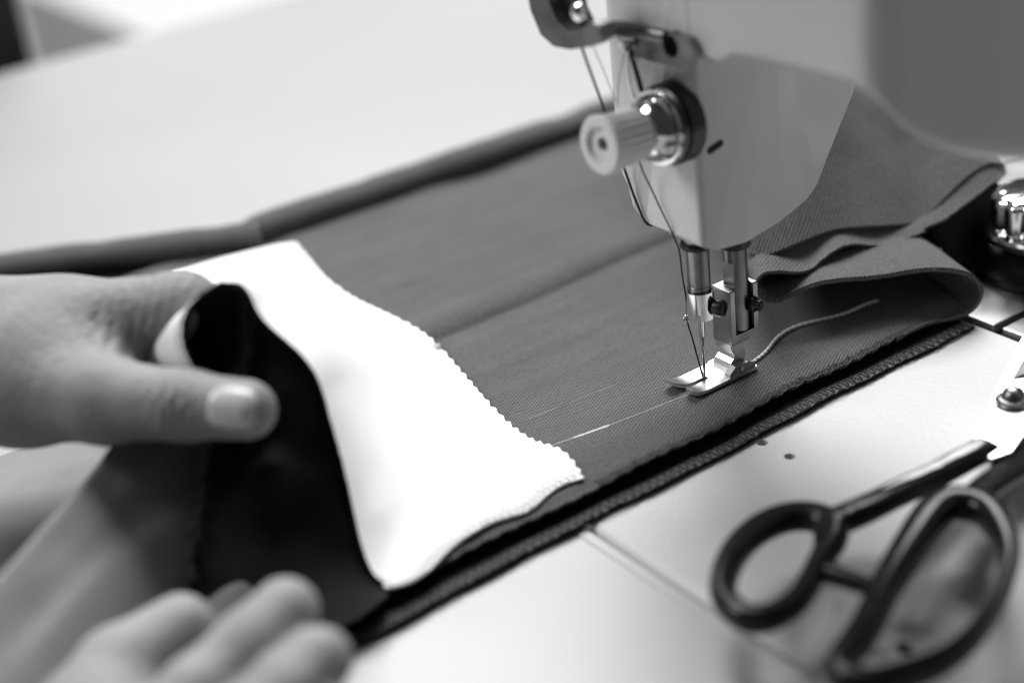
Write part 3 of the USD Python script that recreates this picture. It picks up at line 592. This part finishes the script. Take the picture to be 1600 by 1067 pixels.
# pinked right edge: dense outline with teeth
er = spline(np.array(edge_r, float), 240); tt = np.gradient(er, axis=0); nn2 = np.c_[-tt[:, 1], tt[:, 0]]; nn2 /= np.linalg.norm(nn2, axis=1, keepdims=True)
arc = np.r_[0, np.cumsum(np.linalg.norm(np.diff(er, axis=0), axis=1))]
amp = np.interp(arc, [0, 60, 300, 600], [4.5, 5.0, 3.6, 1.5]); pit = 15.
ph = arc / pit + .6 * (meshkit.noise(np.stack([arc / 40, arc * 0, arc * 0], 1), 5) - .5); tri = np.abs((ph % 1) - .5) * 2
teeth = er + nn2 * ((tri - .5) * amp * (.55 + .9 * meshkit.noise(np.stack([arc / 17, arc * 0, arc * 0], 1), 9)))[:, None]
le = spline(np.array([(604, 917)] + lowe, float), 120); arcl = np.arange(120)
outline = [tuple(p) for p in spline(np.array(crest)[:, :2], 90)[:-1]] + [tuple(p) for p in le[:-1]] + [tuple(p) for p in teeth] + topb[1:6] + [(285, 452), (330, 458)]
wm, nb = patch(outline, c3 + l3 + r3 + t3 + inn, step=6, zmin=.9)
wm = trimesh.Trimesh(wm.vertices, wm.faces, process=False)
obj('white_face', shell(wm.vertices, wm.faces, .55), 'white_cloth', wl, smooth=60)
# dark face: from the crest down to the cloth on the table
dl_ = [(330, 678), (322, 715), (318, 760), (311, 800), (304, 850), (298, 900), (294, 940)]
ld = [at(330, 678, d=434), at(322, 715, d=436), at(318, 760, d=438), at(311, 800, d=438), at(304, 850, d=434), at(298, 900, d=428), at(294, 940, d=421)]
d3 = [(*p, q) for p, q in zip(dl_, ld)]
bot = [(360, 985), (430, 1000), (500, 992), (560, 966), (606, 930), (612, 914)]  # black sheet runs out over the lower cloth to paint its shadow
b3 = [(a, b, at(a, b, z=1.6)) for a, b in bot[:5]]
ins = [(440, 620, at(440, 620, d=432)), (470, 700, at(470, 700, d=437)), (420, 720, at(425, 730, d=425)), (380, 700, at(380, 700, d=441)), (375, 790, at(375, 790, d=431)), (460, 800, at(460, 800, d=434)), (350, 860, at(350, 860, d=432)), (430, 880, at(430, 880, d=427)), (530, 880, at(530, 880, d=434)), (500, 780, at(500, 780, d=437)), (350, 620, at(350, 620, d=440)), (330, 560, at(330, 560, d=440)), (400, 560, at(400, 560, d=434)), (360, 500, at(360, 500, d=440))]
c4 = [(a, b, p + (p - EYE) * .0012) for a, b, p in c3]
ls = spline(np.array(dl_, float), 60); ls = ls + np.c_[(meshkit.noise(np.stack([np.arange(60) * .7, np.zeros(60), np.zeros(60)], 1), 4) - .5) * 7, np.zeros(60)]
o2 = [tuple(p) for p in spline(np.array(crest)[2:, :2], 80)] + bot[::-1][1:] + [tuple(p) for p in ls[::-1]] + [(322, 640), (330, 600), (384, 592), (399, 540), (398, 505)]
dk, _ = patch(o2, c4 + d3 + b3 + ins, step=7)
obj('dark_face', shell(dk.vertices, dk.faces, .8), 'shaded_twill', wl, smooth=60)
# piped crest where the two faces meet
cs_ = spline(np.array([p for _, _, p in c3]), 160); obj('seam_piping', sweep(cs_ + wobble(cs_, .35, .2, 2), .75, n=10, up=(.4, .7, 0)), 'shaded_twill', wl, smooth=60)
# rolled corner pinched by the hand: white outside, dark inside
mouth = spline(np.array([(352, 444), (322, 458), (299, 480), (288, 508), (290, 540), (302, 566), (326, 588), (358, 592), (384, 575), (392, 530), (388, 490), (376, 455)], float), 60, closed=True)
mw = np.array([at(*p, d=np.interp(p[0], [285, 395], [427, 432])) for p in mouth])
tipc = np.array([at(222, 556, d=452)]); tipring = []
for p in mouth:
    q = np.array([232., 548.]) + (p - np.array([340, 518])) * np.array([.10, .26]); tipring.append(at(*q, d=452))
tipring = np.array(tipring)
rl_, NR = [], 16
for k in range(NR):
    t = k / (NR - 1); a = t ** .8; c = mw * (1 - a) + tipring * a
    bul = np.sin(np.pi * t) * 1.6; cen = c.mean(0); c = cen + (c - cen) * (1 + bul * .05); rl_.append(c)
rl_ = np.array(rl_); Fr = []
for k in range(NR - 1):
    for i in range(60): Fr += [(k * 60 + i, k * 60 + (i + 1) % 60, (k + 1) * 60 + (i + 1) % 60), (k * 60 + i, (k + 1) * 60 + (i + 1) % 60, (k + 1) * 60 + i)]
rm = trimesh.Trimesh(rl_.reshape(-1, 3), Fr, process=False)
cen = rl_.mean((0, 1))
if ((rm.triangles_center - np.repeat(rl_.mean(1), 60, 0).repeat(2, 0)[:len(rm.faces)]) * rm.face_normals).sum(1).mean() < 0: rm.invert()
rc = obj('rolled_corner', shell(rm.vertices, rm.faces, .5), 'white_cloth', wl, smooth=60)
vn_ = rm.vertex_normals.reshape(NR, 60, 3); out_ = rl_ - rl_.mean(1, keepdims=True)
vn_ = vn_ * np.sign((vn_ * out_).sum(-1, keepdims=True))
sh_ = np.linspace(1.0, 1.3, NR); sh_[-3:] = (.7, .4, .2)
inner = trimesh.Trimesh((rl_ - vn_ * sh_[:, None, None]).reshape(-1, 3), rm.faces[:, ::-1], process=False)
obj('dark_inside', inner, 'shaded_twill', rc, smooth=60)
rim = spline(np.vstack([mw]), 120, closed=True); obj('rim_stitching', sweep(rim + wobble(rim, .8, .4, 6), .75, n=8, closed=True, up=R[2]), 'shaded_twill', rc, smooth=60)
ri = np.array([mw[i] * .86 + tipring[i] * .14 for i in range(60)]); ri = ri.mean(0) + (ri - ri.mean(0)) * 1.04
obj('rim_stitching', sweep(spline(ri, 120, closed=True), .35, n=6, closed=True, up=R[2]), 'white_thread', rc, smooth=60)
# overlocked lower edge of the white face
lw = np.array([q for _, _, q in [c3[-1]] + l3]); lw = spline(lw, 120)
obj('overlock_stitching', overlock(lw + [0, 0, .4], (-.1, .96, .25), (0, -.25, .97), 2.3, 4.0, .18, seed=9), 'white_thread', wl, smooth=60)
# frayed threads along the left edge of the dark face
fr = []
for k in range(46):
    i = rng.integers(0, len(ls) - 1); p = at(*ls[i], d=float(np.interp(ls[i][1], [678, 760, 850, 940], [434, 438, 434, 421])) - 1)
    q = np.cumsum(np.vstack([p, rng.normal(0, 1.0, (5, 3)) + [-.35, -.1, -.1]]), 0) if False else p + np.cumsum(np.vstack([np.zeros(3), rng.normal(0, .9, (5, 3)) - .25 * R[0]]), 0)
    fr.append(sweep(spline(q, 14), .14, n=5, up=(.2, .3, .9)))
tag(obj('loose_threads', cat_(*fr), 'grey_thread', wl, smooth=60), kind='stuff')

# grey garment heaped on the table below the hand
gg = thing('grey_garment', 'soft grey cloth heaped on the table below the pinching hand', 'garment')
xs = np.linspace(-300, -128, 110); ysv = np.linspace(-28.5, 140, 120); X, Y = np.meshgrid(xs, ysv, indexing='ij')
ra, rb = at(180, 696, z=38)[:2], at(0, 905, z=38)[:2]; dv = (rb - ra) / np.linalg.norm(rb - ra); nv_ = np.array([-dv[1], dv[0]])
dd = (X - ra[0]) * nv_[0] + (Y - ra[1]) * nv_[1]; al = (X - ra[0]) * dv[0] + (Y - ra[1]) * dv[1]
Zg = np.where(dd > 0, 6 + 40 * np.exp(-(np.clip(dd, 0, None) / 25.) ** 1.2), 5 + 41 * np.exp(-(dd / 8.) ** 2)) + 3.6 * np.sin(al * .02 + dd * .16) * sst(6, 25, np.abs(dd)) + 1.3 * np.sin(dd * .33 + al * .05) * sst(4, 14, np.abs(dd))
Zg += (meshkit.fbm(np.stack([dd * .06, al * .012, 0 * dd], -1), 3, 21) - .5) * 7
Zg = ZB + .6 + (Zg - 1.2) * sst(-46, -36, dd) * sst(156, 138, Y + .35 * (X + 180)) * sst(-141, -152, X + .25 * np.clip(20 - Y, 0, 40))
obj('cloth_heap', shell(np.stack([X, Y, Zg], -1).reshape(-1, 3), grid_faces(110, 120), 1.0, inward=(0, 0, -1)), 'shirt', gg, smooth=60)

# ------------------------------------------------------------------ hands
def hand(name, label, bones, nails=(), folds=(), k=4.):
    t = thing(name, label, 'hand'); mh = bones_mesh(bones, 1.25, k)
    off = sum((creases(mh, *f) for f in folds), np.zeros_like(mh.vertices)); mh.vertices = mh.vertices + off
    obj('skin', mh, 'skin', t, smooth=True)
    for a in nails: obj('thumb_nail' if a[-1] else 'finger_nail', nail(mh, *a[:-1]), 'nail', t, smooth=60)
    return mh
cmc, mcp, ip, tip = J(40, 600, 452, 17), J(165, 625, 436, 11.6), J(290, 633, 424, 9.0), J(386, 640, 418, 7.9)
wr = J(-190, 570, 470, 23); mcI = J(284, 483, 449, 10.2); mid = J(90, 510, 462, 12.3)
pip, dip, itip = J(352, 500, 474, 8.8), J(372, 575, 466, 7.8), J(360, 625, 455, 7.2)
m3c = J(262, 500, 468, 10.5); m3p, m3d, m3t = J(340, 520, 488, 8.8), J(350, 595, 480, 8), J(325, 640, 468, 7.4)
m4c = J(232, 520, 484, 10); m4p, m4d, m4t = J(315, 545, 500, 8.4), J(322, 605, 492, 7.6), J(285, 640, 480, 7)
m5c = J(200, 545, 498, 9); m5p, m5d, m5t = J(275, 570, 508, 7.4), J(285, 625, 490, 6.8), J(245, 645, 482, 6.2)
upper = [(wr, mid, 8), (wr, cmc, 8), (mid, mcI, 8), (cmc, mcp, 6), (mcp, ip, 4), (ip, tip, 4), (J(60, 555, 455, 17), J(160, 570, 448, 10.5), 7), (mcI, pip), (pip, dip), (dip, itip),
         (J(-60, 540, 474, 21), m3c, 8), (m3c, m3p), (m3p, m3d), (m3d, m3t), (J(-60, 560, 484, 18), m4c, 8), (m4c, m4p), (m4p, m4d), (m4d, m4t), (J(-60, 575, 490, 16), m5c, 8), (m5c, m5p), (m5p, m5d), (m5d, m5t)]
A_ = lambda q: np.array(q[:3])
toeye = lambda q: EYE - A_(q)
hand('hand', 'hand pinching the rolled white cloth, thumb with its nail towards the viewer', upper, nails=[(tip, ip, toeye(tip) / 400 + R[0] * .1, 12.5, 13.0, 8.4, True)],
     folds=[(A_(ip), A_(tip) - A_(mcp), toeye(ip), 6.5, 2.9, 1.7, 14), (A_(J(195, 530, 457, 1)), R[0] * 1., toeye(mcI), 9, 4.6, .8, 22), (A_(J(268, 476, 452, 1)), R[0] + .3 * R[1], toeye(mcI), 8, 3.4, .6, 16), (A_(tip) - (A_(tip) - A_(ip)) * .62, A_(tip) - A_(ip), toeye(ip), 2.4, 2.2, .5, 14)])
ti, tpx, tb0 = J(282, 982, 386, 8.6), J(186, 1046, 376, 10), J(150, 1150, 366, 13)
iT, iD, iP, iM = J(446, 955, 372, 8.0), J(392, 1010, 366, 8.5), J(310, 1090, 358, 9.2), J(230, 1215, 348, 10.5)
dT, dD, dP, dM = J(500, 1030, 362, 7.6), J(452, 1080, 357, 8.2), J(380, 1150, 350, 9), J(290, 1280, 342, 10.5)
eT, eD, eP, eM = J(530, 1130, 354, 7.4), J(490, 1170, 350, 8), J(430, 1220, 346, 8.6), J(350, 1330, 338, 10)
fT, fD, fP, fM = J(540, 1230, 350, 6.4), J(510, 1255, 348, 7), J(460, 1290, 344, 7.6), J(400, 1380, 336, 9)
w2 = J(200, 1560, 330, 24)
hand('hand', 'blurred hand resting in the near left corner with fingers pointing to the cloth edge',
     [(ti, tpx), (tpx, tb0), (tb0, w2, 8), (iT, iD), (iD, iP), (iP, iM), (iM, w2, 8), (dT, dD), (dD, dP), (dP, dM), (dM, w2, 8), (eT, eD), (eD, eP), (eP, eM), (eM, w2, 8), (fT, fD), (fD, fP), (fP, fM), (fM, w2, 8), (tb0, iM, 10)], k=3.)

# ------------------------------------------------------------------ scissors
sc = thing('scissors', 'large tailor scissors with black handles lying on the white machine bed', 'scissors')
ZS = 10.
def S(pts, z=ZS): return np.array([at(a, b, z=z if np.isscalar(z) else zz) for (a, b), zz in zip(pts, [0] * len(pts) if np.isscalar(z) else z)])
lp = S([(1296, 818), (1250, 806), (1202, 818), (1157, 852), (1132, 900), (1140, 946), (1180, 967), (1226, 953), (1262, 914), (1286, 868), (1302, 838)])
h1 = obj('thumb_handle', sweep(spline(lp, 110, True), np.interp(np.linspace(0, 1, 110), [0, .1, .4, .6, .85, 1], [4.4, 4.2, 3.6, 3.0, 2.9, 4.4]), np.tile(3.7, 110), n=32, sq=.85, closed=True), 'black_paint', sc, smooth=60)
sh1 = S([(1288, 850), (1298, 822), (1335, 803), (1400, 772), (1470, 738), (1515, 713), (1543, 699)], [ZS, ZS, ZS, ZS - 1, ZS - 3, ZS - 4.5, ZS - 5.5])
obj('shank', sweep(spline(sh1, 60), np.interp(np.linspace(0, 1, 60), [0, .15, .4, 1], [2.8, 3.6, 3.5, 4.2]), np.interp(np.linspace(0, 1, 60), [0, .15, 1], [3.6, 3.4, 2.4]), n=32, sq=.55), 'black_paint', sc, smooth=60)
rp = S([(1458, 805), (1487, 786), (1525, 790), (1558, 818), (1576, 868), (1564, 925), (1528, 985), (1470, 1034), (1400, 1060), (1345, 1068), (1316, 1056), (1332, 1010), (1380, 925), (1428, 846)], ZS - 1)
tt = np.linspace(0, 1, 140, endpoint=False); wr_ = np.interp(tt, [0, .08, .16, .25, .45, .6, .7, .8, 1], [5.2, 4.6, 3.6, 2.2, 2.0, 3.4, 3.8, 3.8, 5.2])
obj('finger_handle', sweep(spline(rp, 140, True), wr_, np.interp(tt, [0, .2, .5, .7, 1], [4.5, 4, 4, 4.6, 4.5]), n=32, sq=.85, closed=True), 'black_paint', sc, smooth=60)
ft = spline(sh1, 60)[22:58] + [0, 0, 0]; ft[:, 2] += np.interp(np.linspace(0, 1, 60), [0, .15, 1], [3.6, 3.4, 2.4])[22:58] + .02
obj('highlight_strip', sweep(ft + R[1] * -.6, np.interp(np.linspace(0, 1, 36), [0, .25, .8, 1], [.3, 1.1, 1.9, 1.5]) * (1 + .35 * (meshkit.noise(np.stack([np.arange(36) * .35, np.zeros(36), np.zeros(36)], 1), 3) - .5)), .16, n=10), 'blade', sc, smooth=60)  # painted highlight along the shank top, laid on as bright metal
sh2 = S([(1520, 784), (1545, 762), (1585, 735), (1640, 690), (1690, 650)], [ZS - 1.5, ZS - 4, ZS - 7, ZS - 10, ZS - 12])
obj('shank', sweep(spline(sh2, 40), 4.6, 2.4, n=32, sq=.55), 'black_paint', sc, smooth=60)
bs = S([(1276, 886), (1300, 896), (1340, 910), (1378, 922)], ZS - .5)
obj('stop_bar', sweep(spline(bs, 24), np.interp(np.linspace(0, 1, 24), [0, .3, 1], [3.4, 3.0, 1.9]), 2.6, n=16), 'black_paint', sc, smooth=60)
def plate(pxs, z0, th, tilt=None, m='steel', name='blade'):
    pts = [at(a, b, z=z0 + th)[:2] for a, b in pxs]
    return obj(name, prism(roundpoly(pts, .5), 'z', z0, z0 + th), m, sc)
plate([(1520, 690), (1535, 650), (1556, 606), (1580, 556), (1612, 500), (1660, 430), (1760, 300), (1790, 310), (1720, 440), (1660, 560), (1620, 650), (1580, 705), (1548, 716)], 3.0, 3.0, m='blade')
bv = [(1583, 592), (1612, 585), (1680, 470), (1790, 310), (1776, 302), (1650, 470)]
bz = [at(p[0], p[1], z=6.0) for p in bv]; bz2 = [q + np.array([0, 0, d]) for q, d in zip(bz, (.15, 1.6, 1.6, 1.6, .15, .15))]
obj('ground_bevel', m3.Manifold.hull_points(np.array(bz + bz2)), 'shaded_steel', sc)
plate([(1560, 722), (1590, 690), (1620, 640), (1680, 560), (1790, 420), (1840, 430), (1740, 590), (1660, 690), (1600, 740)], -.6, 3.0, m='blade')
pv = at(1583, 628, z=6.2); obj('pivot_screw', lathe([(0, 0), (5.0, 0), (5.2, .8), (4.4, 1.5), (3.6, 1.7), (3.4, 2.6), (2.8, 3.8), (1.6, 4.6), (0, 4.9)], pv, (0, 0, 1), 40), 'dark_steel', sc, smooth=50)
for (a, b) in ((1312, 806), (1326, 799)):
    q = at(a, b, z=ZS + 3.2); obj('rivet', lathe([(0, 0), (1.0, 0), (.9, .5), (0, .8)], q, (0, 0, 1), 16), 'steel', sc)
